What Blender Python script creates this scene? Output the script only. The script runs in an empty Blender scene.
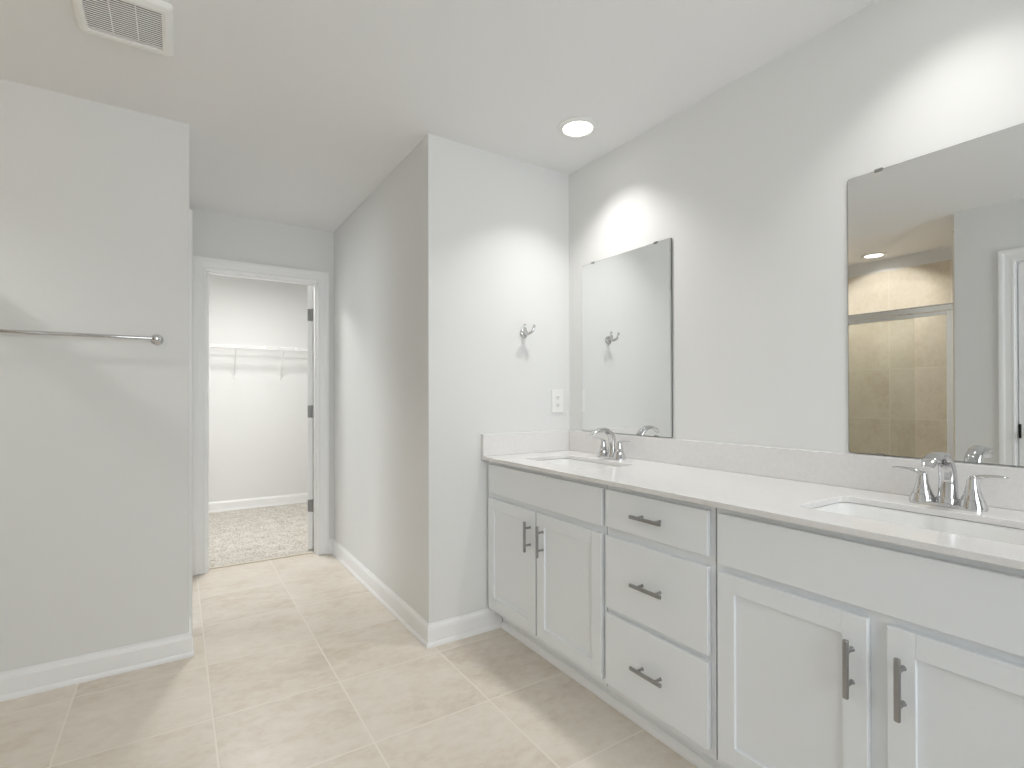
import bpy, bmesh, math, random
from mathutils import Vector, Matrix
random.seed(7)
S = bpy.context.scene
COL = S.collection
PI = math.pi

# ------------------------------------------------------------ camera
F_PX, YAW, PITCH, ROLL = 517.756, 32.96, 0.224, -0.119
CAM_H = 1.185
cam_d = bpy.data.cameras.new('camera')
cam = bpy.data.objects.new('camera', cam_d)
COL.objects.link(cam)
a, b, r = math.radians(YAW), math.radians(PITCH), math.radians(ROLL)
fw = Vector((math.sin(a) * math.cos(b), math.cos(a) * math.cos(b), math.sin(b)))
rt = Vector((math.cos(a), -math.sin(a), 0))
up = rt.cross(fw)
rt2 = rt * math.cos(r) + up * math.sin(r)
up2 = -rt * math.sin(r) + up * math.cos(r)
m = Matrix((rt2, up2, -fw)).transposed().to_4x4()
m.translation = Vector((0, 0, CAM_H))
cam.matrix_world = m
cam_d.sensor_fit = 'HORIZONTAL'
cam_d.sensor_width = 36
cam_d.lens = F_PX * 36 / 1024
cam_d.shift_y = 10.491 / 1024
cam_d.clip_start = 0.02
S.camera = cam

# ------------------------------------------------------------ world, exposure
LAMP = 3.6           # watts of the downlight over the far sink
LAMP_NEAR = 2.1      # over the near sink
SHOWER = 11.0
CLOSET = 28.5  # watts of the closet light added out of view
SKY = 6.3           # overcast sky seen by the added window behind the camera
w = bpy.data.worlds.new('world')
S.world = w
w.use_nodes = True
w.node_tree.nodes['Background'].inputs[0].default_value = (0.95, 0.98, 1.02, 1)
w.node_tree.nodes['Background'].inputs[1].default_value = SKY
S.view_settings.view_transform = 'Standard'
S.view_settings.look = 'None'
S.view_settings.gamma = 1
S.view_settings.use_curve_mapping = False
S.view_settings.exposure = 0.0
cy = S.cycles
cy.use_denoising = True
cy.max_bounces = 16
cy.diffuse_bounces = 8
cy.glossy_bounces = 8
cy.transparent_max_bounces = 16
cy.sample_clamp_indirect = 4.0
cy.blur_glossy = 0.5

# ------------------------------------------------------------ key positions (metres, camera at 0,0)
CE = 2.44            # ceiling
XV = 1.867           # wall behind the vanity
YH = 2.282           # short wall at the vanity's end, with the robe hook
XB = 1.007           # right wall of the passage
YL, XL = 2.80, 0.05  # wall with the towel bar, and its free end
YD = 4.047           # wall with the closet door
XT = -0.79           # wall opposite the vanity
YS = 1.335           # corner where the shower begins
XS = -1.74           # back wall of the shower
YC = 6.12            # back wall of the closet
YR = -1.6            # rear wall behind the camera
WT = 0.115

# ------------------------------------------------------------ materials
def nodes_of(name):
    mt = bpy.data.materials.new(name)
    mt.use_nodes = True
    nt = mt.node_tree
    return mt, nt, nt.nodes['Principled BSDF']

def mth(nt, op, *ins):
    n = nt.nodes.new('ShaderNodeMath')
    n.operation = op
    for i, v in enumerate(ins):
        if isinstance(v, (int, float)):
            n.inputs[i].default_value = v
        else:
            nt.links.new(v, n.inputs[i])
    return n.outputs[0]

def noise(nt, vec, scale, detail=3, rough=0.55):
    n = nt.nodes.new('ShaderNodeTexNoise')
    n.inputs['Scale'].default_value = scale
    n.inputs['Detail'].default_value = detail
    n.inputs['Roughness'].default_value = rough
    if vec is not None:
        nt.links.new(vec, n.inputs['Vector'])
    return n.outputs['Fac']

def ramp(nt, fac, stops):
    n = nt.nodes.new('ShaderNodeValToRGB')
    e = n.color_ramp.elements
    while len(e) < len(stops):
        e.new(0.5)
    for el, (p, c) in zip(e, stops):
        el.position = p
        el.color = (*c, 1)
    nt.links.new(fac, n.inputs[0])
    return n.outputs[0]

def mixc(nt, fac, c1, c2):
    n = nt.nodes.new('ShaderNodeMix')
    n.data_type = 'RGBA'
    for sock, v in ((n.inputs[0], fac), (n.inputs[6], c1), (n.inputs[7], c2)):
        if isinstance(v, (int, float)):
            sock.default_value = v
        elif isinstance(v, tuple):
            sock.default_value = (*v, 1)
        else:
            nt.links.new(v, sock)
    return n.outputs[2]

def bump(nt, h, strength, dist, p):
    n = nt.nodes.new('ShaderNodeBump')
    n.inputs['Strength'].default_value = strength
    n.inputs['Distance'].default_value = dist
    nt.links.new(h, n.inputs['Height'])
    nt.links.new(n.outputs[0], p.inputs['Normal'])

def objco(nt):
    return nt.nodes.new('ShaderNodeTexCoord').outputs['Object']

def paint(name, col, rough=0.6, bscale=350, bstr=0.03, spec=0.3):
    mt, nt, p = nodes_of(name)
    co = objco(nt)
    p.inputs['Base Color'].default_value = (*col, 1)
    p.inputs['Roughness'].default_value = rough
    p.inputs['Specular IOR Level'].default_value = spec
    bump(nt, noise(nt, co, bscale), bstr, 0.002, p)
    return mt

def metal(name, col, rough, aniso=None):
    mt, nt, p = nodes_of(name)
    p.inputs['Base Color'].default_value = (*col, 1)
    p.inputs['Metallic'].default_value = 1
    p.inputs['Roughness'].default_value = rough
    if aniso:
        co = objco(nt)
        bump(nt, noise(nt, co, 500), 0.04, 0.001, p)
    return mt

M = {}
M['wall'] = paint('wall_paint', (0.755, 0.758, 0.750), 0.7)
M['ceiling'] = paint('ceiling_paint', (0.84, 0.842, 0.845), 0.9, 200, 0.05, 0.1)
M['trim'] = paint('white_trim_paint', (0.86, 0.862, 0.865), 0.35, 120, 0.01, 0.5)
M['cabinet'] = paint('cabinet_paint', (0.805, 0.828, 0.848), 0.42, 140, 0.012, 0.5)
M['porcelain'] = paint('white_porcelain', (0.84, 0.84, 0.83), 0.08, 60, 0.0, 0.5)
M['plastic'] = paint('white_plastic', (0.82, 0.82, 0.80), 0.35, 80, 0.0, 0.5)
M['grille'] = paint('grille_plastic', (0.90, 0.90, 0.88), 0.45, 80, 0.0, 0.4)
M['vinyl'] = paint('white_vinyl_wire', (0.84, 0.84, 0.84), 0.35, 80, 0.0, 0.5)
M['threshold'] = paint('beige_threshold', (0.74, 0.68, 0.59), 0.5, 80, 0.02, 0.3)
M['dark'] = paint('dark_void', (0.025, 0.025, 0.025), 0.7, 80, 0.0, 0.2)
M['chrome'] = metal('chrome', (0.66, 0.66, 0.665), 0.07)
M['nickel'] = metal('brushed_nickel', (0.37, 0.37, 0.37), 0.36, True)
M['hinge'] = metal('satin_hinge_metal', (0.30, 0.30, 0.295), 0.4, True)
M['alu'] = metal('bright_aluminium', (0.82, 0.80, 0.76), 0.22, True)
M['mirror'] = metal('mirror_silver', (0.86, 0.87, 0.865), 0.0)
M['edge'] = paint('mirror_glass_edge', (0.10, 0.11, 0.105), 0.2, 80, 0.0, 0.6)
M['clip'] = metal('clip_metal', (0.35, 0.35, 0.34), 0.3)

def quartz():
    mt, nt, p = nodes_of('white_quartz')
    co = objco(nt)
    n1 = noise(nt, co, 420, 2, 0.6)
    n2 = noise(nt, co, 60, 3, 0.6)
    f = mth(nt, 'ADD', mth(nt, 'MULTIPLY', n1, 0.7), mth(nt, 'MULTIPLY', n2, 0.3))
    c = ramp(nt, f, [(0.30, (0.70, 0.68, 0.665)), (0.48, (0.775, 0.762, 0.752)), (0.75, (0.82, 0.81, 0.803))])
    nt.links.new(c, p.inputs['Base Color'])
    p.inputs['Roughness'].default_value = 0.16
    return mt
M['quartz'] = quartz()

def tile(name, axes, org, pitch, grout_w, stops, grout, rough=0.35, nscale=2.2):
    """square tiles laid on two object axes, each with its own clouding"""
    mt, nt, p = nodes_of(name)
    co = objco(nt)
    sep = nt.nodes.new('ShaderNodeSeparateXYZ')
    nt.links.new(co, sep.inputs[0])
    us, cells = [], []
    for ax, o in zip(axes, org):
        u = mth(nt, 'DIVIDE', mth(nt, 'SUBTRACT', sep.outputs['XYZ'.index(ax)], o), pitch)
        c = mth(nt, 'FLOOR', u)
        f = mth(nt, 'SUBTRACT', u, c)
        us.append(mth(nt, 'MINIMUM', f, mth(nt, 'SUBTRACT', 1.0, f)))
        cells.append(c)
    edge = mth(nt, 'MINIMUM', us[0], us[1])
    gm = nt.nodes.new('ShaderNodeMapRange')
    gm.inputs['From Min'].default_value = grout_w / pitch * 0.35
    gm.inputs['From Max'].default_value = grout_w / pitch * 0.65
    nt.links.new(edge, gm.inputs['Value'])
    cmb = nt.nodes.new('ShaderNodeCombineXYZ')
    nt.links.new(cells[0], cmb.inputs[0]); nt.links.new(cells[1], cmb.inputs[1])
    wn = nt.nodes.new('ShaderNodeTexWhiteNoise')
    wn.noise_dimensions = '2D'
    nt.links.new(cmb.outputs[0], wn.inputs['Vector'])
    sc = nt.nodes.new('ShaderNodeVectorMath'); sc.operation = 'SCALE'
    nt.links.new(wn.outputs['Color'], sc.inputs[0]); sc.inputs['Scale'].default_value = 13
    mp = nt.nodes.new('ShaderNodeMapping')
    nt.links.new(co, mp.inputs[0])
    mp.inputs['Rotation'].default_value = (0.5, 0.4, 0.6)
    mp.inputs['Scale'].default_value = (1.0, 1.55, 1.3)
    ad = nt.nodes.new('ShaderNodeVectorMath'); ad.operation = 'ADD'
    nt.links.new(mp.outputs[0], ad.inputs[0]); nt.links.new(sc.outputs[0], ad.inputs[1])
    big = noise(nt, ad.outputs[0], nscale, 5, 0.6)
    small = noise(nt, ad.outputs[0], nscale * 8, 6, 0.72)
    f = mth(nt, 'ADD', mth(nt, 'MULTIPLY', big, 0.62), mth(nt, 'MULTIPLY', small, 0.38))
    f = mth(nt, 'ADD', f, mth(nt, 'MULTIPLY', mth(nt, 'SUBTRACT', wn.outputs['Value'], 0.5), 0.05))
    c = ramp(nt, f, stops)
    nt.links.new(mixc(nt, gm.outputs[0], grout, c), p.inputs['Base Color'])
    p.inputs['Roughness'].default_value = rough
    p.inputs['Specular IOR Level'].default_value = 0.4
    bump(nt, gm.outputs[0], 0.25, 0.0012, p)
    return mt
M['floor'] = tile('beige_floor_tile', 'XY', (1.026, 2.205), 0.4555, 0.006,
                  [(0.32, (0.60, 0.52, 0.43)), (0.5, (0.715, 0.65, 0.565)), (0.68, (0.785, 0.73, 0.655))],
                  (0.80, 0.745, 0.665), 0.34)
SH = [(0.30, (0.58, 0.50, 0.385)), (0.5, (0.68, 0.61, 0.50)), (0.72, (0.74, 0.68, 0.58))]
M['tile_yz'] = tile('beige_shower_tile_back', 'YZ', (2.085, 0.073), 0.452, 0.005, SH, (0.76, 0.71, 0.62), 0.3, 2.6)
M['tile_xz'] = tile('beige_shower_tile_end', 'XZ', (-1.74, 0.073), 0.452, 0.005, SH, (0.76, 0.71, 0.62), 0.3, 2.6)

def carpet():
    mt, nt, p = nodes_of('beige_carpet')
    co = objco(nt)
    n1 = noise(nt, co, 85, 4, 0.75)
    n2 = noise(nt, co, 9, 2)
    f = mth(nt, 'ADD', mth(nt, 'MULTIPLY', n1, 0.85), mth(nt, 'MULTIPLY', n2, 0.15))
    c = ramp(nt, f, [(0.35, (0.26, 0.22, 0.175)), (0.47, (0.62, 0.58, 0.52)), (0.59, (0.82, 0.80, 0.755))])
    nt.links.new(c, p.inputs['Base Color'])
    p.inputs['Roughness'].default_value = 0.95
    p.inputs['Specular IOR Level'].default_value = 0.05
    bump(nt, n1, 0.9, 0.012, p)
    return mt
M['carpet'] = carpet()

def emit(name, col, s):
    mt, nt, p = nodes_of(name)
    nt.nodes.remove(p)
    e = nt.nodes.new('ShaderNodeEmission')
    e.inputs[0].default_value = (*col, 1)
    e.inputs[1].default_value = s
    nt.links.new(e.outputs[0], nt.nodes['Material Output'].inputs[0])
    return mt
M['lens'] = emit('lit_lens', (1.0, 0.985, 0.96), 6.0)

def glass(name, tint, refl=1.0):
    mt, nt, p = nodes_of(name)
    nt.nodes.remove(p)
    t = nt.nodes.new('ShaderNodeBsdfTransparent'); t.inputs[0].default_value = (*tint, 1)
    g = nt.nodes.new('ShaderNodeBsdfGlossy'); g.inputs['Roughness'].default_value = 0.0
    fr = nt.nodes.new('ShaderNodeFresnel'); fr.inputs[0].default_value = 1.45
    mx = nt.nodes.new('ShaderNodeMixShader')
    nt.links.new(mth(nt, 'MULTIPLY', fr.outputs[0], refl), mx.inputs[0])
    nt.links.new(t.outputs[0], mx.inputs[1]); nt.links.new(g.outputs[0], mx.inputs[2])
    nt.links.new(mx.outputs[0], nt.nodes['Material Output'].inputs[0])
    return mt
M['shower_glass'] = glass('shower_glass', (0.955, 0.96, 0.95), 0.5)
M['window_glass'] = glass('window_glass', (0.97, 0.98, 0.975))

# ------------------------------------------------------------ mesh helpers
class MB:
    """collects shapes; build() links them as ONE mesh object"""
    def __init__(self): self.bm = bmesh.new()
    def _merge(self, t):
        me = bpy.data.meshes.new('t'); t.to_mesh(me); t.free()
        self.bm.from_mesh(me); bpy.data.meshes.remove(me)
        return self
    def box(self, x0, x1, y0, y1, z0, z1, bev=0.0, seg=2, rot=None, piv=None):
        t = bmesh.new()
        bmesh.ops.create_cube(t, size=1)
        for v in t.verts:
            v.co = Vector(((x0 + x1) / 2 + v.co.x * (x1 - x0), (y0 + y1) / 2 + v.co.y * (y1 - y0), (z0 + z1) / 2 + v.co.z * (z1 - z0)))
        if bev > 0:
            bmesh.ops.bevel(t, geom=t.edges[:], offset=bev, segments=seg, profile=0.5, affect='EDGES', clamp_overlap=True)
        if rot is not None:
            bmesh.ops.rotate(t, verts=t.verts[:], cent=Vector(piv), matrix=rot)
        bmesh.ops.recalc_face_normals(t, faces=t.faces[:])
        return self._merge(t)
    def rings(self, rings, cap0=True, cap1=True, closed=True):
        t = bmesh.new()
        vs = [[t.verts.new(p) for p in rg] for rg in rings]
        n = len(rings[0])
        for i in range(len(vs) - 1):
            for j in range(n if closed else n - 1):
                k = (j + 1) % n
                try: t.faces.new((vs[i][j], vs[i][k], vs[i + 1][k], vs[i + 1][j]))
                except ValueError: pass
        if cap0: t.faces.new(vs[0][::-1])
        if cap1: t.faces.new(vs[-1])
        bmesh.ops.recalc_face_normals(t, faces=t.faces[:])
        return self._merge(t)
    def lathe(self, prof, c, axis='Z', n=32, cap0=True, cap1=True):
        """prof: (radius, height) along the axis from point c"""
        c = Vector(c); rg = []
        for rad, h in prof:
            ring = []
            for i in range(n):
                q = 2 * PI * i / n
                u, v = rad * math.cos(q), rad * math.sin(q)
                d = {'Z': (u, v, h), 'X': (h, u, v), 'Y': (v, h, u)}[axis]
                ring.append(c + Vector(d))
            rg.append(ring)
        return self.rings(rg, cap0, cap1)
    def tube(self, pts, rad, n=12, flat=None):
        """swept along pts; rad: number, or one (width, thickness) pair per point; flat: side vector of the width"""
        P = [Vector(p) for p in pts]; rg = []
        prev = None
        for i, p in enumerate(P):
            d = (P[min(i + 1, len(P) - 1)] - P[max(i - 1, 0)]).normalized()
            if flat is not None: s = Vector(flat)
            else:
                s = prev if prev is not None else (Vector((0, 0, 1)) if abs(d.z) < 0.9 else Vector((1, 0, 0)))
            s = (s - d * s.dot(d)).normalized(); prev = s
            u = d.cross(s)
            ra, rb = (rad, rad) if isinstance(rad, (int, float)) else rad[i]
            rg.append([p + s * (ra * math.cos(2 * PI * j / n)) + u * (rb * math.sin(2 * PI * j / n)) for j in range(n)])
        return self.rings(rg)
    def build(self, name, mat, parent=None, smooth=False):
        me = bpy.data.meshes.new(name)
        off = Vector((0, 0, 0)); q = parent
        while q is not None:
            off += q.location; q = q.parent
        if off.length > 0:
            bmesh.ops.translate(self.bm, verts=self.bm.verts[:], vec=-off)
        self.bm.to_mesh(me); self.bm.free()
        me.materials.append(mat)
        if smooth:
            me.polygons.foreach_set('use_smooth', [True] * len(me.polygons))
            me.set_sharp_from_angle(angle=math.radians(38))
        o = bpy.data.objects.new(name, me)
        COL.objects.link(o)
        if parent is not None: o.parent = parent
        return o

def thing(name, label, cat, loc, group=None):
    o = bpy.data.objects.new(name, None); COL.objects.link(o)
    o.empty_display_size = 0.05
    o.location = loc
    o['label'] = label; o['category'] = cat
    if group: o['group'] = group
    return o

def copy_tree(o, parent=None):
    c = o.copy(); COL.objects.link(c)
    if parent is not None: c.parent = parent
    for ch in list(o.children): copy_tree(ch, c)
    return c

def struct(o, label=None, cat=None):
    o['kind'] = 'structure'
    if label: o['label'] = label
    if cat: o['category'] = cat
    return o

def sbox(name, mat, x0, x1, y0, y1, z0, z1, label, cat, bev=0.0):
    return struct(MB().box(x0, x1, y0, y1, z0, z1, bev).build(name, mat), label, cat)

def rrect(cx, cy, hx, hy, rad, n=6):
    pts = []
    for sx, sy, q0 in ((1, 1, 0), (-1, 1, PI / 2), (-1, -1, PI), (1, -1, 1.5 * PI)):
        for i in range(n + 1):
            q = q0 + PI / 2 * i / n
            pts.append((cx + sx * (hx - rad) + rad * math.cos(q), cy + sy * (hy - rad) + rad * math.sin(q)))
    return pts

# ------------------------------------------------------------ room shell
W = M['wall']
sbox('floor', M['floor'], XS - WT, XV + WT, YR - WT, YL + WT, -0.1, 0, 'beige stone-look tile floor running from the vanity to the closet doorway', 'floor')
sbox('floor_passage', M['floor'], XL - WT, XB + WT, YL + WT, 4.135, -0.1, 0, 'beige stone-look tile floor of the passage to the closet', 'floor')
sbox('floor_closet', M['carpet'], -0.75, 2.2, 4.137, YC + WT, -0.1, 0.008, 'speckled beige carpet beyond the closet doorway', 'carpet')
sbox('ceiling', M['ceiling'], -3.3, 2.3, YR - WT, YC + WT, CE, CE + 0.1, 'flat white ceiling over the whole bathroom', 'ceiling')
sbox('wall_right', W, XV, XV + WT, YR - WT, YH, 0, CE, 'light grey wall behind the vanity and both mirrors', 'wall')
sbox('wall_hook', W, XB, XV + WT, YH, YH + WT, 0, CE, 'light grey short wall carrying the robe hook and outlet', 'wall')
sbox('wall_hall_right', W, XB, XB + WT, YH + WT, YD, 0, CE, 'light grey side wall of the passage to the closet', 'wall')
sbox('wall_left', W, XT, XL, YL, YL + WT, 0, CE, 'light grey wall carrying the towel bar', 'wall')

def holed_wall(name, along, fixed0, fixed1, a0, a1, h0, h1, hz0, hz1, label):
    """wall with one rectangular opening; along = the axis it runs on"""
    mb = MB()
    def bx(p0, p1, z0, z1):
        if p1 - p0 < 1e-4 or z1 - z0 < 1e-4: return
        if along == 'X': mb.box(p0, p1, fixed0, fixed1, z0, z1)
        else: mb.box(fixed0, fixed1, p0, p1, z0, z1)
    bx(a0, h0, 0, CE); bx(h1, a1, 0, CE); bx(h0, h1, hz1, CE)
    if hz0 > 0: bx(h0, h1, 0, hz0)
    return struct(mb.build(name, W), label, 'wall')

holed_wall('wall_hall_left', 'Y', XL - WT, XL, YL + WT, YD, 3.125, 3.855, 0, 2.06, 'light grey passage wall behind the towel bar wall')
holed_wall('wall_far', 'X', YD, YD + WT, XL - WT, 2.2, 0.156, 0.906, 0, 2.06, 'grey wall around the white cased closet doorway')
sbox('wall_closet_back', W, -0.75, 2.2, YC, YC + WT, 0, CE, 'pale closet wall behind the wire shelf', 'wall')
sbox('wall_closet_left', W, -0.865, -0.75, YD + WT, YC + WT, 0, CE, 'left wall inside the closet', 'wall')
sbox('wall_closet_front', W, -0.75, XL - WT, YD + WT - .02, YD + WT, 0, CE, 'inner face of the wall beside the closet doorway', 'wall')
sbox('wall_closet_right', W, 2.2, 2.3, YD, YC + WT, 0, CE, 'right wall inside the closet', 'wall')
holed_wall('wall_opposite', 'Y', XT - WT, XT, YR, YS - WT, 0.26, 1.04, 0, 2.06, 'light grey wall opposite the vanity, seen in the large mirror')
sbox('wall_shower_near', W, XS, XT, YS - WT, YS, 0, CE, 'wall closing the near end of the shower', 'wall')
sbox('wall_shower_far', W, XS, XT, YL, YL + WT, 0, CE, 'wall closing the far end of the shower', 'wall')
sbox('wall_shower_back', W, XS - WT, XS, YS - WT, YL + WT, 0, CE, 'white strip of wall above the shower tiles', 'wall')
holed_wall('wall_rear', 'X', YR - WT, YR, XT - WT, XV, -0.60, 1.30, 0.75, 2.30, 'wall behind the camera, opened for the added fill window')

sbox('floor_side_room', M['carpet'], -3.2, XL - WT, YL + WT, 5.6, -0.1, 0.0, 'beige carpet in the room beside the passage', 'carpet')
holed_wall('wall_side_room_left', 'Y', -3.3, -3.2, YL, 5.7, 3.10, 5.30, 0.50, 2.20, 'left wall of the room beside the passage')
sbox('wall_side_room_front', W, -3.2, XS - WT, YL, YL + WT, 0, CE, 'front wall of the room beside the passage', 'wall')
sbox('wall_side_room_back', W, -3.2, -0.865, 5.6, 5.7, 0, CE, 'back wall of the room beside the passage', 'wall')
sbox('wall_side_room_right', W, -0.865, XL - WT, YD, YD + WT - .021, 0, CE, 'end wall of the room beside the passage', 'wall')
# shower tile cladding
TT = 0.010
sbox('wall_shower_back_tile', M['tile_yz'], XS, XS + TT, YS + TT, YL - TT, 0, 2.325, 'beige square tiles on the back of the shower', 'tiled wall')
sbox('wall_shower_near_tile', M['tile_xz'], XS, XT - 0.002, YS, YS + TT, 0, 2.325, 'beige tiles on the near end of the shower', 'tiled wall')
sbox('wall_shower_far_tile', M['tile_xz'], XS, XT - 0.002, YL - TT, YL, 0, 2.325, 'beige tiles on the far end of the shower', 'tiled wall')
sbox('trim_shower_curb', M['porcelain'], XT - 0.135, XT, YS + TT, YL - TT, 0, 0.10, 'white curb under the sliding shower door', 'curb', 0.008)

sbox('trim_shower_pan', M['porcelain'], XS + TT, XT - 0.135, YS + TT, YL - TT, 0, 0.05, 'unseen white shower pan, added to bounce light upward', 'shower pan', 0.006)  # added white surface, bounces the shower lamp up onto the tiles

# windows out of view, added to bring in fill daylight
def window(name, x0, x1, z0, z1, place, label):
    """framed window; place(a, z, d) maps along-wall, height, depth into the wall"""
    def bx(mb, a0, a1, h0, h1, q0, q1, bev=0.0):
        A, B = place(a0, h0, q0), place(a1, h1, q1)
        lo = [min(A[i], B[i]) for i in range(3)]; hi = [max(A[i], B[i]) for i in range(3)]
        mb.box(lo[0], hi[0], lo[1], hi[1], lo[2], hi[2], bev)
    wn = MB(); t = 0.05
    bx(wn, x0, x0 + t, z0, z1, .02, .08, .004); bx(wn, x1 - t, x1, z0, z1, .02, .08, .004)
    bx(wn, x0 + t, x1 - t, z0, z0 + t, .02, .08, .004); bx(wn, x0 + t, x1 - t, z1 - t, z1, .02, .08, .004)
    xm, zm = (x0 + x1) / 2, (z0 + z1) / 2
    bx(wn, xm - .02, xm + .02, z0 + t, z1 - t, .03, .07); bx(wn, x0 + t, x1 - t, zm - .015, zm + .015, .031, .069)
    wo = struct(wn.build(name, M['trim']), label, 'window')
    gm = MB(); bx(gm, x0 + t, x1 - t, z0 + t, z1 - t, .048, .054)
    gm.build('pane', M['window_glass'], wo)
    pl = bpy.data.lights.new('daylight_portal', 'AREA'); pl.shape = 'RECTANGLE'; pl.size = x1 - x0; pl.size_y = z1 - z0
    pl.cycles.is_portal = True
    po = bpy.data.objects.new('daylight_portal', pl); COL.objects.link(po)
    A, B = Vector(place(xm, zm, .10)), Vector(place(xm, zm, 0))
    po.location = A; po.rotation_euler = (B - A).to_track_quat('-Z', 'Z').to_euler()
window('fill_window_1', -0.60, 1.30, 0.75, 2.30, lambda q, z, d: (q, YR - d, z), 'unseen white framed window added in the rear wall for soft fill')  # added behind the camera as soft fill for the whole room
window('fill_window_2', 3.10, 5.30, 0.50, 2.20, lambda q, z, d: (-3.2 - d, q, z), 'unseen white framed window added in the side room to light the passage')  # added so daylight reaches the passage wall through the open door

# ------------------------------------------------------------ casings, jambs, baseboards
CAS = [(0, 0), (0, .009), (.003, .0125), (.012, .0125), (.016, .010), (.046, .0125), (.052, .016), (.060, .0185), (.073, .019), (.077, .018), (.078, .015), (.078, 0)]
def casing(name, a0, a1, ztop, place, label):
    """mitred three-sided casing around an opening a0..a1; place(a, z, d) -> point"""
    rg = []
    for i in range(4):
        ring = []
        for s, d in CAS:
            aa = a0 - s if i < 2 else a1 + s
            zz = 0.003 if i in (0, 3) else ztop + s
            ring.append(place(aa, zz, d))
        rg.append(ring)
    return struct(MB().rings(rg).build(name, M['trim']), label, 'door casing')

def jamb(name, a0, a1, ztop, b0, b1, place, stop, label):
    """door lining, 18 mm, between depths b0..b1, with a stop strip"""
    mb = MB()
    def bx(p0, p1, z0, z1, q0, q1):
        A, B = place(p0, z0, q0), place(p1, z1, q1)
        lo = [min(A[i], B[i]) for i in range(3)]; hi = [max(A[i], B[i]) for i in range(3)]
        mb.box(lo[0], hi[0], lo[1], hi[1], lo[2], hi[2])
    bx(a0 - .018, a0, 0, ztop + .018, b0, b1); bx(a1, a1 + .018, 0, ztop + .018, b0, b1); bx(a0, a1, ztop, ztop + .018, b0, b1)
    s0, s1 = stop
    bx(a0, a0 + .011, 0, ztop, s0, s1); bx(a1 - .011, a1, 0, ztop, s0, s1); bx(a0 + .011, a1 - .011, ztop - .011, ztop, s0, s1)
    return struct(mb.build(name, M['trim']), label, 'door frame')

pf = lambda aa, z, d: (aa, YD - d, z)
casing('trim_1', 0.169, 0.889, 2.047, pf, 'white moulded casing around the open closet doorway')
jamb('trim_2', 0.175, 0.887, 2.042, 0.0, -WT, pf, (-0.030, -0.075), 'white door frame lining the closet doorway')
ph = lambda aa, z, d: (XL + d, aa, z)
casing('trim_3', 3.138, 3.842, 2.047, ph, 'white door casing edge just past the towel bar wall')
jamb('trim_4', 3.143, 3.837, 2.042, 0.0, -WT, ph, (-0.075, -0.10), 'white door frame in the passage side wall')
po_ = lambda aa, z, d: (XT + d, aa, z)
casing('trim_5', 0.273, 1.027, 2.047, po_, 'white door casing reflected at the right of the large mirror')
jamb('trim_6', 0.278, 1.022, 2.042, 0.0, -WT, po_, (-0.055, -0.09), 'white door frame opposite the vanity')
sbox('trim_7', M['threshold'], 0.175, 0.887, 4.118, 4.136, 0.0, 0.010, 'pale threshold strip between floor tile and carpet', 'threshold', 0.003)

BASE = [(0, 0), (.019, 0), (.019, .009), (.015, .019), (.012, .021), (.012, .082), (.009, .094), (.005, .100), (.004, .107), (0, .107)]
def baseboard(name, path, side, label, prof=BASE, mat=None):
    """moulding swept along a plan path; side = +1 when the room lies to the left of the path"""
    P = [Vector((x, y)) for x, y in path]
    rg = []
    for i, p in enumerate(P):
        nrm = []
        for k in (i - 1, i):
            if 0 <= k < len(P) - 1:
                d = (P[k + 1] - P[k]).normalized()
                nrm.append(Vector((-d.y, d.x)) * side)
        if len(nrm) == 2:
            mdir = (nrm[0] + nrm[1]).normalized(); off = mdir / mdir.dot(nrm[0])
        else: off = nrm[0]
        rg.append([(p.x + off.x * d, p.y + off.y * d, z) for d, z in prof])
    return struct(MB().rings(rg).build(name, mat or M['trim']), label, 'baseboard')

baseboard('baseboard_left', [(XT, YL), (XL, YL), (XL, 3.059)], -1, 'white baseboard under the towel bar')
baseboard('baseboard_right', [(1.408, YH), (XB, YH), (XB, YD), (0.968, YD)], 1, 'white baseboard turning the corner beside the vanity')
baseboard('baseboard_closet', [(-0.75, YC), (2.2, YC)], -1, 'white baseboard behind the closet carpet',
          [(d, z + 0.008) for d, z in BASE])
baseboard('baseboard_opposite', [(XT, 1.107), (XT, YS)], -1, 'white baseboard between the shower and the door opposite the vanity')
baseboard('baseboard_near', [(XT, YR), (XT, 0.193)], -1, 'white baseboard on the wall opposite the vanity')
baseboard('baseboard_rear', [(XV, YR), (XT + 0.02, YR)], -1, 'white baseboard under the added rear window')

# ------------------------------------------------------------ doors
def slab(mb, w, h, t):
    """two-panel door leaf in local coordinates: x 0..w, y 0..t, z 0..h"""
    st = 0.11
    mb.box(0, st, 0, t, 0, h, .001); mb.box(w - st, w, 0, t, 0, h, .001)
    for z0, z1 in ((0, .2), (.95, 1.08), (h - .12, h)):
        mb.box(st, w - st, 0, t, z0, z1, .001)
    for z0, z1 in ((.2, .95), (1.08, h - .12)):
        mb.box(st, w - st, .010, t - .010, z0, z1)
        mb.box(st + .03, w - st - .03, .004, t - .004, z0 + .03, z1 - .03, .005)

HY = 4.164
dm = MB(); slab(dm, 0.700, 2.018, 0.035)
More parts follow.
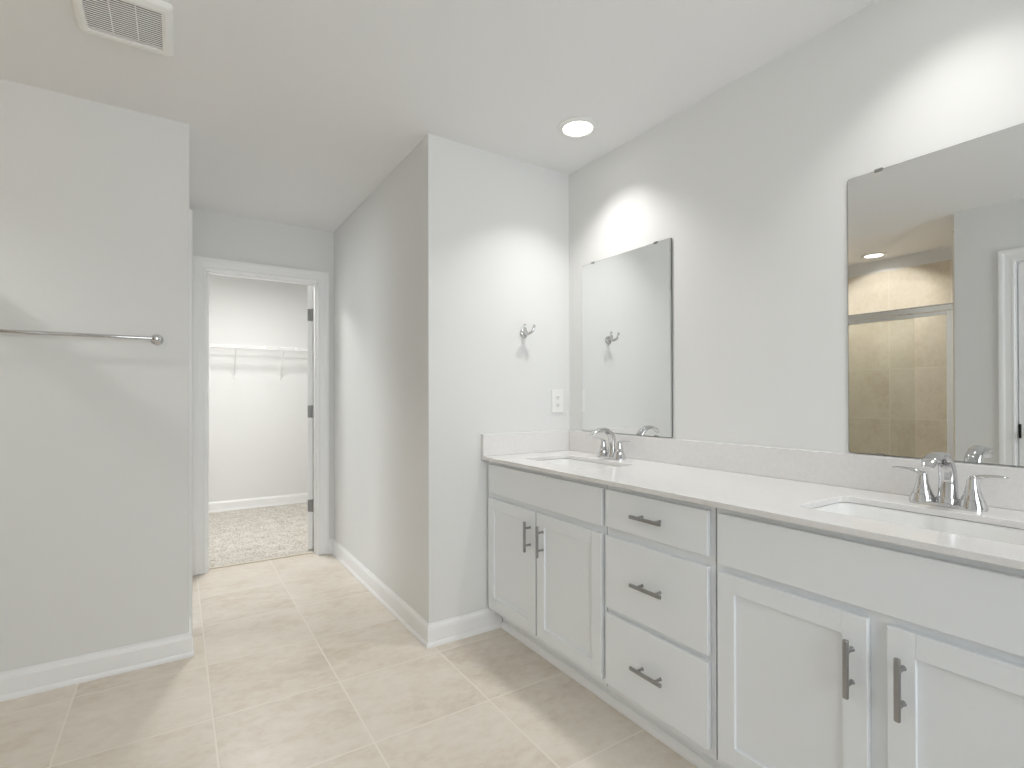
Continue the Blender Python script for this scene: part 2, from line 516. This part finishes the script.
# local x runs along the leaf from its hinges, local y is its thickness
d1 = struct(dm.build('door_1', M['trim']), 'white closet door standing open, its hinged edge in the doorway', 'door')
d1.location = (0.848, HY, 0.018)
d1.rotation_euler = (0, 0, math.radians(90 - 20))
d1.location = Vector((0.876, HY, 0.018))
def door_part(mb, name, mat, par):
    me = bpy.data.meshes.new(name); mb.bm.to_mesh(me); mb.bm.free(); me.materials.append(mat)
    o = bpy.data.objects.new(name, me); COL.objects.link(o); o.parent = par
    return o
for hz in (0.335, 1.055, 1.795):
    hb = MB()
    hb.box(-0.003, 0.0005, 0.003, 0.0345, hz - .046, hz + .046, .0012)
    hb.lathe([(.0065, -.048), (.0065, .048)], (-0.005, 0.0, hz), 'Z', 14)
    for sz in (-.03, 0, .03):
        hb.lathe([(.004, -.0042), (.0035, -.0035)], (0, .020, hz + sz), 'X', 10)
    door_part(hb, 'hinge', M['hinge'], d1)
def knob(par, x, t, z):
    for sgn, y0 in ((-1, 0.0), (1, t)):
        kb = MB()
        pr = [(.031, 0), (.031, .006), (.012, .010), (.011, .034), (.024, .042), (.029, .054), (.024, .066), (.008, .070)]
        kb.lathe([(q, sgn * h) for q, h in pr], (x, y0, z), 'Y', 24)
        k = door_part(kb, 'door_knob', M['nickel'], par)
        k.data.polygons.foreach_set('use_smooth', [True] * len(k.data.polygons))
knob(d1, 0.635, 0.035, 0.94)

dm = MB(); slab(dm, 0.688, 2.024, 0.035)
d2 = struct(dm.build('door_2', M['trim']), 'white door of the passage standing open into the side room', 'door')
d2.location = (XL - WT - 0.006, 3.842, 0.012); d2.rotation_euler = (0, 0, math.radians(168))
knob(d2, 0.63, 0.035, 0.94)

dm = MB(); slab(dm, 0.734, 2.024, 0.035)
d3 = struct(dm.build('door_3', M['trim']), 'white door opposite the vanity, glimpsed in the large mirror', 'door')
d3.location = (XT - 0.018, 0.281, 0.012); d3.rotation_euler = (0, 0, PI / 2)
kb = MB().box(0.724, 0.7365, -0.002, 0.030, 0.90, 0.99, .001)
door_part(kb, 'latch_plate', M['dark'], d3)
knob(d3, 0.665, 0.035, 0.93)

# ------------------------------------------------------------ vanity cabinets
C = M['cabinet']
FX, DX, BX = 1.334, 1.315, 1.866      # face frame, door faces, back
ZB, ZT = 0.112, 0.866

def pull(parent, y, z, vertical):
    """bar pull: a flattened bar on two round posts, standing off the door face"""
    mb = MB()
    L, h, cc = 0.0675, 0.006, 0.038
    x0, x1 = DX - 0.036, DX - 0.026
    if vertical:
        mb.box(x0, x1, y - h, y + h, z - L, z + L, .0032, 3)
        for s in (-cc, cc): mb.lathe([(.0046, -0.028), (.0046, -.002), (.0062, 0)], (DX, y, z + s), 'X', 16)
    else:
        mb.box(x0, x1, y - L, y + L, z - h, z + h, .0032, 3)
        for s in (-cc, cc): mb.lathe([(.0046, -0.028), (.0046, -.002), (.0062, 0)], (DX, y + s, z), 'X', 16)
    return mb.build('pull', M['nickel'], parent, True)

def carcass(root, y0, y1, rails, stiles, floor_z):
    mb = MB()
    t = 0.018
    mb.box(FX + .02, BX, y0, y0 + t, ZB, ZT); mb.box(FX + .02, BX, y1 - t, y1, ZB, ZT)
    mb.box(FX + .02, BX, y0 + t, y1 - t, ZB, ZB + t)
    mb.box(BX - .006, BX, y0 + t, y1 - t, ZB + t, ZT)
    mb.build('carcass', C, root)
    ff = MB()
    for z0, z1 in rails: ff.box(FX, FX + .0198, y0 + .002, y1 - .002, z0, z1)
    for s0, s1 in stiles:
        for k in range(len(rails) - 1): ff.box(FX, FX + .0198, s0, s1, rails[k][1], rails[k + 1][0])
    ff.build('face_frame', C, root)
    MB().box(1.412, 1.428, y0, y1, 0, ZB).build('toe_kick', C, root)

def shaker(root, y0, y1, z0, z1, hy, hz):
    mb = MB(); s = 0.053
    mb.box(DX, FX - .0005, y0, y0 + s, z0, z1, .0015); mb.box(DX, FX - .0005, y1 - s, y1, z0, z1, .0015)
    mb.box(DX, FX - .0005, y0 + s, y1 - s, z0, z0 + s, .0010); mb.box(DX, FX - .0005, y0 + s, y1 - s, z1 - s, z1, .0010)
    mb.box(DX + .0095, FX - .001, y0 + s - .002, y1 - s + .002, z0 + s - .002, z1 - s + .002)
    d = mb.build('door', C, root)
    pull(d, hy, hz, True)

def flat_front(root, name, y0, y1, z0, z1, handle=True):
    d = MB().box(DX, FX - .0005, y0, y1, z0, z1, .002).build(name, C, root)
    if handle: pull(d, (y0 + y1) / 2, (z0 + z1) / 2, False)

RS = [(ZB, .150), (.672, .712), (.838, ZT)]
c1 = thing('vanity_cabinet', 'white two-door sink cabinet against the wall with the robe hook', 'cabinet', (1.6, 1.847, 0), 'white vanity cabinets')
carcass(c1, 1.414, 2.281, RS, [(1.416, 1.45), (2.235, 2.279)], 0)
flat_front(c1, 'false_front', 1.425, 2.249, .706, .846, False)
shaker(c1, 1.845, 2.251, .140, .679, 1.883, .567)
shaker(c1, 1.428, 1.834, .140, .679, 1.788, .567)

c2 = thing('drawer_cabinet', 'white cabinet with three stacked drawers between the two sink cabinets', 'cabinet', (1.6, 1.1835, 0), 'white vanity cabinets')
carcass(c2, .954, 1.413, [(ZB, .150), (.390, .425), (.672, .712), (.838, ZT)], [(.956, .985), (1.386, 1.411)], 0)
for z0, z1 in ((.710, .846), (.417, .679), (.140, .397)):
    flat_front(c2, 'drawer_front', .971, 1.403, z0, z1)

c3 = thing('vanity_cabinet', 'white two-door sink cabinet nearest the camera, under the large mirror', 'cabinet', (1.6, .520, 0), 'white vanity cabinets')
carcass(c3, .087, .953, RS, [(.089, .125), (.495, .568), (.922, .951)], 0)
flat_front(c3, 'false_front', .118, .937, .700, .846, False)
shaker(c3, .550, .937, .140, .679, .581, .560)
shaker(c3, .118, .511, .140, .679, .480, .560)

SHOE = [(0, 0), (.016, 0), (.016, .008), (.012, .020), (.006, .028), (0, .030)]
baseboard('trim_8', [(1.412, .087), (1.412, YH - .019)], 1, 'white shoe moulding along the foot of the vanity', SHOE, M['trim'])

# ------------------------------------------------------------ countertop with two sink openings
KX0, KX1, KY0, KY1, KZ0, KZ1 = 1.292, 1.866, 0.070, 2.2815, 0.8665, 0.884
SINKS = [(1.555, 1.852), (1.555, 0.525)]
SHX, SHY, SR = 0.135, 0.243, 0.035
ct = bmesh.new()
def loop(pts, z):
    vs = [ct.verts.new((x, y, z)) for x, y in pts]
    return vs, [ct.edges.new((vs[i], vs[(i + 1) % len(vs)])) for i in range(len(vs))]
for z in (KZ0, KZ1):
    e = []
    vo, eo = loop([(KX0, KY0), (KX1, KY0), (KX1, KY1), (KX0, KY1)], z); e += eo
    hs = []
    for sx, sy in SINKS:
        vh, eh = loop(rrect(sx, sy, SHX, SHY, SR), z); e += eh; hs.append(vh)
    bmesh.ops.triangle_fill(ct, edges=e, use_beauty=True)
    if z == KZ0: low = [vo] + hs
    else: high = [vo] + hs
for A, B in zip(low, high):
    for i in range(len(A)):
        j = (i + 1) % len(A)
        ct.faces.new((A[i], A[j], B[j], B[i]))
bmesh.ops.recalc_face_normals(ct, faces=ct.faces[:])
mb = MB(); mb.bm.free(); mb.bm = ct
top = thing('countertop', 'long white quartz countertop spanning all three vanity cabinets', 'countertop', (1.58, 1.18, KZ0))
o = mb.build('slab', M['quartz'], top)
bv = o.modifiers.new('bevel', 'BEVEL'); bv.width = 0.002; bv.segments = 2; bv.limit_method = 'ANGLE'
bs = MB().box(1.847, 1.8665, KY0, KY1 - .0205, KZ1 + .0003, .995, .0015).build('backsplash', M['quartz'])
bs['label'] = 'long speckled quartz backsplash strip under the two mirrors'; bs['category'] = 'backsplash'
ss = MB().box(1.294, 1.8665, KY1 - .020, KY1, KZ1 + .0003, .995, .0015).build('side_splash', M['quartz'])
ss['label'] = 'short white quartz splash piece on the robe hook wall'; ss['category'] = 'backsplash'

# ------------------------------------------------------------ sinks
def make_sink(cx, cy, label):
    t = thing('sink', label, 'sink', (cx, cy, KZ0), 'undermount sinks')
    mb = MB()
    n = 6
    def rg(hx, hy, rad, z, dx=0.0):
        return [(x, y, z) for x, y in rrect(cx + dx, cy, hx, hy, rad, n)]
    g = .002
    R = [rg(SHX + .022, SHY + .022, SR + .02, KZ0 - .0015 - .012), rg(SHX + .022, SHY + .022, SR + .02, KZ0 - .0015),
         rg(SHX + g, SHY + g, SR, KZ0 - .0015), rg(SHX - .002, SHY - .002, SR, KZ0 - .012), rg(SHX - .012, SHY - .016, SR + .006, KZ0 - .085),
         rg(SHX - .022, SHY - .03, SR + .012, KZ0 - .118), rg(SHX - .05, SHY - .07, SR + .01, KZ0 - .134), rg(.03, .03, .0299, KZ0 - .140),
         rg(.03, .03, .0299, KZ0 - .15), rg(SHX - .05, SHY - .06, SR + .01, KZ0 - .146), rg(SHX - .004, SHY - .02, SR + .012, KZ0 - .122),
         rg(SHX + .010, SHY + .010, SR + .015, KZ0 - .02), rg(SHX + .022, SHY + .022, SR + .02, KZ0 - .0135)]
    mb.rings(R, False, False)
    mb.build('basin', M['porcelain'], t, True)
    MB().lathe([(.0, -.1398), (.013, -.1398), (.0205, -.1385), (.0225, -.1375), (.024, -.1395)], (cx, cy, KZ0 + .001), 'Z', 28, False, False).build('drain', M['chrome'], t, True)
    return t
s1 = make_sink(SINKS[0][0], SINKS[0][1], 'white rectangular undermount sink below the small mirror, near the robe hook wall')
s2 = copy_tree(s1); s2.location.y = SINKS[1][1]
s2['label'] = 'white rectangular undermount sink nearest the camera, below the large mirror'

# ------------------------------------------------------------ faucets
def make_faucet(fx, fy, label):
    t = thing('faucet', label, 'faucet', (fx, fy, KZ1), 'chrome faucets')
    z = KZ1
    # base plate
    mb = MB()
    for k, (g, h) in enumerate(((0, 0),)):
        R = [[(x, y, zz) for x, y in rrect(fx, fy, .0295 - q, .084 - q, .029 - q, 8)] for zz, q in ((z, 0), (z + .008, 0), (z + .011, .003))]
        mb.rings(R)
    mb.build('base_plate', M['chrome'], t, True)
    # spout
    path = [(.008, .008), (.010, .035), (.010, .068), (.005, .098), (-.008, .119), (-.030, .135), (-.058, .1415), (-.086, .139), (-.112, .129), (-.130, .114)]
    size = [(.0245, .0245), (.0222, .0215), (.0205, .0190), (.0197, .0175), (.0193, .0155), (.0198, .0132), (.0208, .0108), (.0212, .0090), (.0190, .0074), (.0125, .0050)]
    # densify
    def cr(P, q):
        out = []
        for i in range(len(P) - 1):
            p0, p1, p2, p3 = P[max(i - 1, 0)], P[i], P[i + 1], P[min(i + 2, len(P) - 1)]
            for s in range(q):
                u = s / q
                out.append(tuple(0.5 * ((2 * p1[k]) + (-p0[k] + p2[k]) * u + (2 * p0[k] - 5 * p1[k] + 4 * p2[k] - p3[k]) * u * u + (-p0[k] + 3 * p1[k] - 3 * p2[k] + p3[k]) * u ** 3) for k in range(len(p0))))
        out.append(P[-1]); return out
    path = cr(path, 5); size = cr(size, 5)
    MB().tube([(fx + p, fy, z + h) for p, h in path], size, 24, (0, 1, 0)).build('spout', M['chrome'], t, True)
    MB().lathe([(.0275, .009), (.0270, .020), (.0250, .024)], (fx + .008, fy, z), 'Z', 32).build('spout_collar', M['chrome'], t, True)
    MB().lathe([(.0022, .01), (.0022, .05), (.0045, .052), (.0055, .057), (.0045, .062), (.001, .064)], (fx + .030, fy, z), 'Z', 14).build('lift_rod', M['chrome'], t, True)
    for s in (1, -1):
        hy = fy + s * .0545
        h = MB().lathe([(.0315, .006), (.0305, .010), (.0262, .0255), (.0258, .0268), (.0238, .0268), (.0240, .0290), (.0188, .043), (.0148, .058), (.0124, .074), (.0118, .082), (.0090, .0875), (.003, .0895)], (fx, hy, z), 'Z', 32)
        ho = h.build('handle', M['chrome'], t, True)
        lp = [(0, .080), (.009, .086), (.022, .0905), (.037, .0930), (.052, .0940), (.066, .0935), (.071, .0930)]
        ls = [(.0085, .0075), (.0080, .0062), (.0072, .0048), (.0066, .0038), (.0060, .0032), (.0054, .0030), (.0040, .0024)]
        lp = cr(lp, 4); ls = cr(ls, 4)
        MB().tube([(fx - .006 * (q / .071), hy + s * q, z + hh) for q, hh in lp], ls, 16, (1, 0, 0)).build('lever', M['chrome'], ho, True)
    return t
f1 = make_faucet(1.760, 1.836, 'chrome two-lever arched faucet below the small mirror')
f2 = copy_tree(f1); f2.location.y = 0.540
f2['label'] = 'chrome two-lever arched faucet nearest the camera, below the large mirror'

# ------------------------------------------------------------ mirrors
def make_mirror(y0, y1, z0, z1, rad, label):
    t = thing('wall_mirror', label, 'mirror', (XV, (y0 + y1) / 2, z0), 'frameless mirrors over the vanity')
    cyy, czz, hy, hz = (y0 + y1) / 2, (z0 + z1) / 2, (y1 - y0) / 2, (z1 - z0) / 2
    x0, x1 = XV - .0075, XV - .0025
    o2 = lambda x, q: [(x, y, z) for y, z in rrect(cyy, czz, hy - q, hz - q, rad, 5)]
    MB().rings([o2(x1, 0), o2(x0 + .0008, 0), o2(x0 + .0003, .0008)]).build('glass_edge', M['edge'], t)
    fc = bmesh.new(); fc.faces.new([fc.verts.new(p) for p in o2(x0, .0011)])
    bmesh.ops.recalc_face_normals(fc, faces=fc.faces[:])
    if fc.faces[:][0].normal.x > 0: bmesh.ops.reverse_faces(fc, faces=fc.faces[:])
    mb = MB(); mb.bm.free(); mb.bm = fc
    mb.build('reflective_face', M['mirror'], t)
    for yy in (y0 + .09, y1 - .09):
        for zz, s in ((z1, 1), (z0, -1)):
            cb = MB()
            lo, hi = sorted((zz - s * .006, zz + s * .004))
            cb.box(x0 - .0025, x0 - .0006, yy - .011, yy + .011, lo, hi, .0006)
            lo, hi = sorted((zz + s * .0006, zz + s * .004))
            cb.box(x0 - .0008, XV - .0003, yy - .011, yy + .011, lo, hi)
            cb.build('mirror_clip', M['clip'], t)
make_mirror(1.554, 2.165, .9985, 1.896, .006, 'small frameless wall mirror beside the corner, above the far sink')
make_mirror(0.218, 0.829, .9985, 1.898, .007, 'large frameless wall mirror cut by the right edge, reflecting the tiled shower')

# ------------------------------------------------------------ towel bar
tb = thing('towel_bar', 'chrome towel bar on the left wall', 'towel bar', (-0.375, YL, 1.441))
MB().lathe([(.0078, -.305), (.0078, .305)], (-0.375, YL - .062, 1.441), 'X', 20).build('bar', M['chrome'], tb, True)
for px in (-0.072, -0.678):
    q = MB().lathe([(.0245, 0), (.0245, -.005), (.021, -.010), (.0125, -.014), (.0115, -.040), (.015, -.048), (.0165, -.058), (.0165, -.068), (.014, -.076), (.006, -.079)], (px, YL - .0004, 1.441), 'Y', 28)
    q.build('post', M['chrome'], tb, True)

# ------------------------------------------------------------ robe hook
rh = thing('robe_hook', 'chrome double robe hook on the short wall left of the small mirror', 'hook', (1.553, YH, 1.531))
MB().lathe([(.0245, 0), (.0245, -.005), (.021, -.010), (.012, -.013), (.011, -.028), (.007, -.031)], (1.553, YH - .0004, 1.521), 'Y', 28).build('base', M['chrome'], rh, True)
for s in (-1, 1):
    pts = [(1.553, YH - .020, 1.519), (1.553 + s * .008, YH - .036, 1.516), (1.553 + s * .018, YH - .049, 1.523), (1.553 + s * .026, YH - .055, 1.539), (1.553 + s * .030, YH - .057, 1.556), (1.553 + s * .031, YH - .0575, 1.563)]
    MB().tube(pts, [(.008, .008), (.008, .008), (.0075, .0075), (.007, .007), (.0075, .0075), (.004, .004)], 14).build('prong', M['chrome'], rh, True)

# ------------------------------------------------------------ outlet
ol = thing('wall_outlet', 'white wall outlet plate low beside the small mirror', 'outlet', (1.778, YH, 1.159))
ox, oz = 1.778, 1.159
MB().box(ox - .040, ox + .040, YH - .0065, YH - .0003, oz - .0635, oz + .0635, .003, 3).build('cover_plate', M['plastic'], ol)
MB().box(ox - .0165, ox + .0165, YH - .0085, YH - .006, oz - .0335, oz + .0335, .0008).build('receptacle', M['plastic'], ol)
for dz in (-.021, .021):
    for dx in (-.0063, .0063): MB().box(ox + dx - .0012, ox + dx + .0012, YH - .0088, YH - .0083, oz + dz - .004, oz + dz + .005).build('slot', M['dark'], ol)
    MB().lathe([(.0026, -.0088), (.0026, -.0083)], (ox, YH, oz + dz - .0095), 'Y', 12).build('ground_hole', M['dark'], ol)
for dz in (-.0045, .0045):
    MB().box(ox - .008, ox + .008, YH - .0098, YH - .0083, oz + dz - .0034, oz + dz + .0034, .0005).build('test_button', M['plastic'], ol)
for dz in (-.048, .048):
    MB().lathe([(.0032, -.0074), (.0032, -.006)], (ox, YH, oz + dz), 'Y', 12).build('screw', M['plastic'], ol)

# ------------------------------------------------------------ ceiling: downlights and exhaust vent
def lamp(t, rad, watts, spread):
    d = bpy.data.lights.new('bulb', 'AREA'); d.shape = 'DISK'; d.size = 2 * rad
    d.energy = watts; d.spread = math.radians(spread); d.color = (1.0, 0.985, 0.96)
    o = bpy.data.objects.new('bulb', d); COL.objects.link(o); o.parent = t; o.location = (0, 0, -.0085)
    return o
def make_downlight(x, y, label, watts, spread=104):
    t = thing('recessed_light', label, 'ceiling light', (x, y, CE), 'recessed ceiling lights')
    MB().lathe([(.094, -.0003), (.094, -.004), (.090, -.008), (.075, -.010), (.070, -.008), (.068, -.004)], (x, y, CE), 'Z', 48, True, False).build('trim_ring', M['plastic'], t, True)
    MB().lathe([(.0685, -.0045), (.050, -.0062), (.020, -.0068), (.001, -.0069)], (x, y, CE), 'Z', 48, False, True).build('lens', M['lens'], t, True)
    lamp(t, .066, watts, spread)
    return t
l1 = make_downlight(1.572, 1.855, 'lit round recessed light in the ceiling above the far sink', LAMP)
l2 = make_downlight(1.572, 0.530, 'lit round recessed light above the near sink, out of frame', LAMP_NEAR)
l3 = make_downlight(-1.505, 2.115, 'lit round recessed light over the shower, seen in the large mirror', SHOWER, 135)
def make_flush(fx, fy, label, watts):
    t = thing('added_flush_light', label, 'ceiling light', (fx, fy, CE))
    MB().lathe([(.19, -.0003), (.19, -.03), (.18, -.034)], (fx, fy, CE), 'Z', 48, True, False).build('pan', M['plastic'], t, True)
    MB().lathe([(.178, -.031), (.13, -.05), (.06, -.058), (.001, -.06)], (fx, fy, CE), 'Z', 48, False, True).build('diffuser', M['lens'], t, True)
    lamp(t, .17, watts, 180).location.z = -.064
make_flush(0.55, 4.75, 'unseen white flush ceiling light added to brighten the closet', CLOSET)  # added lamp, out of view, to light the closet evenly

v = thing('exhaust_vent', 'white square louvred exhaust vent in the ceiling at upper left', 'vent', (-0.145, 2.115, CE))
vx, vy = -0.145, 2.118
hx, hy = 0.137, 0.150
ix, iy = 0.104, 0.110
mb = MB()
Rr = lambda ax, ay, rad, z, dy=0.0: [(x, y, z) for x, y in rrect(vx, vy + dy, ax, ay, rad, 6)]
mb.rings([Rr(hx, hy, .022, CE - .0004), Rr(hx, hy, .022, CE - .006), Rr(hx - .010, hy - .010, .018, CE - .016), Rr(ix + .012, iy + .012, .006, CE - .021),
          Rr(ix, iy, .003, CE - .020), Rr(ix, iy, .003, CE - .004)], False, False)
mb.build('frame', M['grille'], v)
MB().box(vx - ix, vx + ix, vy - iy, vy + iy, CE - .0035, CE - .0008).build('duct_opening', M['dark'], v)
mb = MB()
ns = 19
for i in range(ns):
    yy = vy - iy + (i + 0.5) * 2 * iy / ns
    mb.box(vx - ix + .0002, vx + ix - .0002, yy - .0048, yy + .0048, CE - .0165, CE - .0150, rot=Matrix.Rotation(math.radians(15), 3, 'X'), piv=(vx, yy, CE - .0155))
for q in (-.035, .035): mb.box(vx + q - .0018, vx + q + .0018, vy - iy, vy + iy, CE - .0135, CE - .0105)
mb.build('grille', M['grille'], v)

# ------------------------------------------------------------ sliding shower door
sd = thing('shower_door', 'bright metal framed sliding glass shower door, seen in the large mirror', 'shower door', (XT - .085, (YS + YL) / 2, 0.10))
y0, y1 = YS + TT + .001, YL - TT - .001
sx = XT - .085
mb = MB(); mb.box(sx - .025, sx + .025, y0, y1, 1.790, 1.832, .004); mb.box(sx - .03, sx + .03, y0, y1, 1.832, 1.838, .002)
mb.build('header_rail', M['alu'], sd)
MB().box(sx - .025, sx + .025, y0, y1, .1005, .130, .004).build('bottom_track', M['alu'], sd)
for yy in (y0, y1 - .056): MB().box(sx - .020, sx + .020, yy, yy + .056, .1305, 1.7895, .003).build('side_jamb', M['alu'], sd)
for xx, p0, p1 in ((sx + .009, y0 + .058, 2.10), (sx - .009, 1.60, y1 - .058)):
    g = MB().box(xx - .003, xx + .003, p0 + .001, p1 - .001, .155, 1.762).build('glass_panel', M['shower_glass'], sd)
    fm = MB()
    fm.box(xx - .006, xx + .006, p0, p1, 1.760, 1.788, .002); fm.box(xx - .006, xx + .006, p0, p1, .134, .157, .002)
    fm.build('panel_frame', M['alu'], g)

# ------------------------------------------------------------ closet wire shelf
ws = thing('wire_shelf', 'white wire closet shelf on diagonal braces seen through the doorway', 'shelf', (0.72, YC, 1.67))
SX0, SX1, SF, SB, SZ = -0.74, 2.19, 5.815, YC - .004, 1.704
mb = MB()
n = 116
for i in range(n):
    xx = SX0 + .01 + i * (SX1 - SX0 - .02) / (n - 1)
    mb.tube([(xx, SB, SZ), (xx, SF, SZ), (xx, SF - .001, SZ - .028)], .0016, 5)
mb.build('deck_wires', M['vinyl'], ws)
mb = MB()
for yy, zz in ((SF, SZ - .003), (SF - .002, SZ - .029), (SB - .004, SZ - .003), ((SF + SB) / 2, SZ - .003)):
    mb.lathe([(.0034, 0), (.0034, SX1 - SX0)], (SX0, yy, zz), 'X', 8)
mb.build('rails', M['vinyl'], ws, True)
for xx in (0.035, 0.500, 0.945, 1.40):
    mb = MB()
    mb.tube([(xx, SF + .004, SZ - .020), (xx + .006, SB, SZ - .298)], .0046, 8)
    mb.box(xx - .004, xx + .016, SB - .006, YC - .0005, SZ - .322, SZ - .289, .002)
    mb.build('brace', M['vinyl'], ws, True)
for xx in (0.46, 0.76, 1.06):
    MB().box(xx - .012, xx + .012, SF - .006, SF + .010, SZ - .034, SZ + .003, .003).build('joint_clip', M['vinyl'], ws)
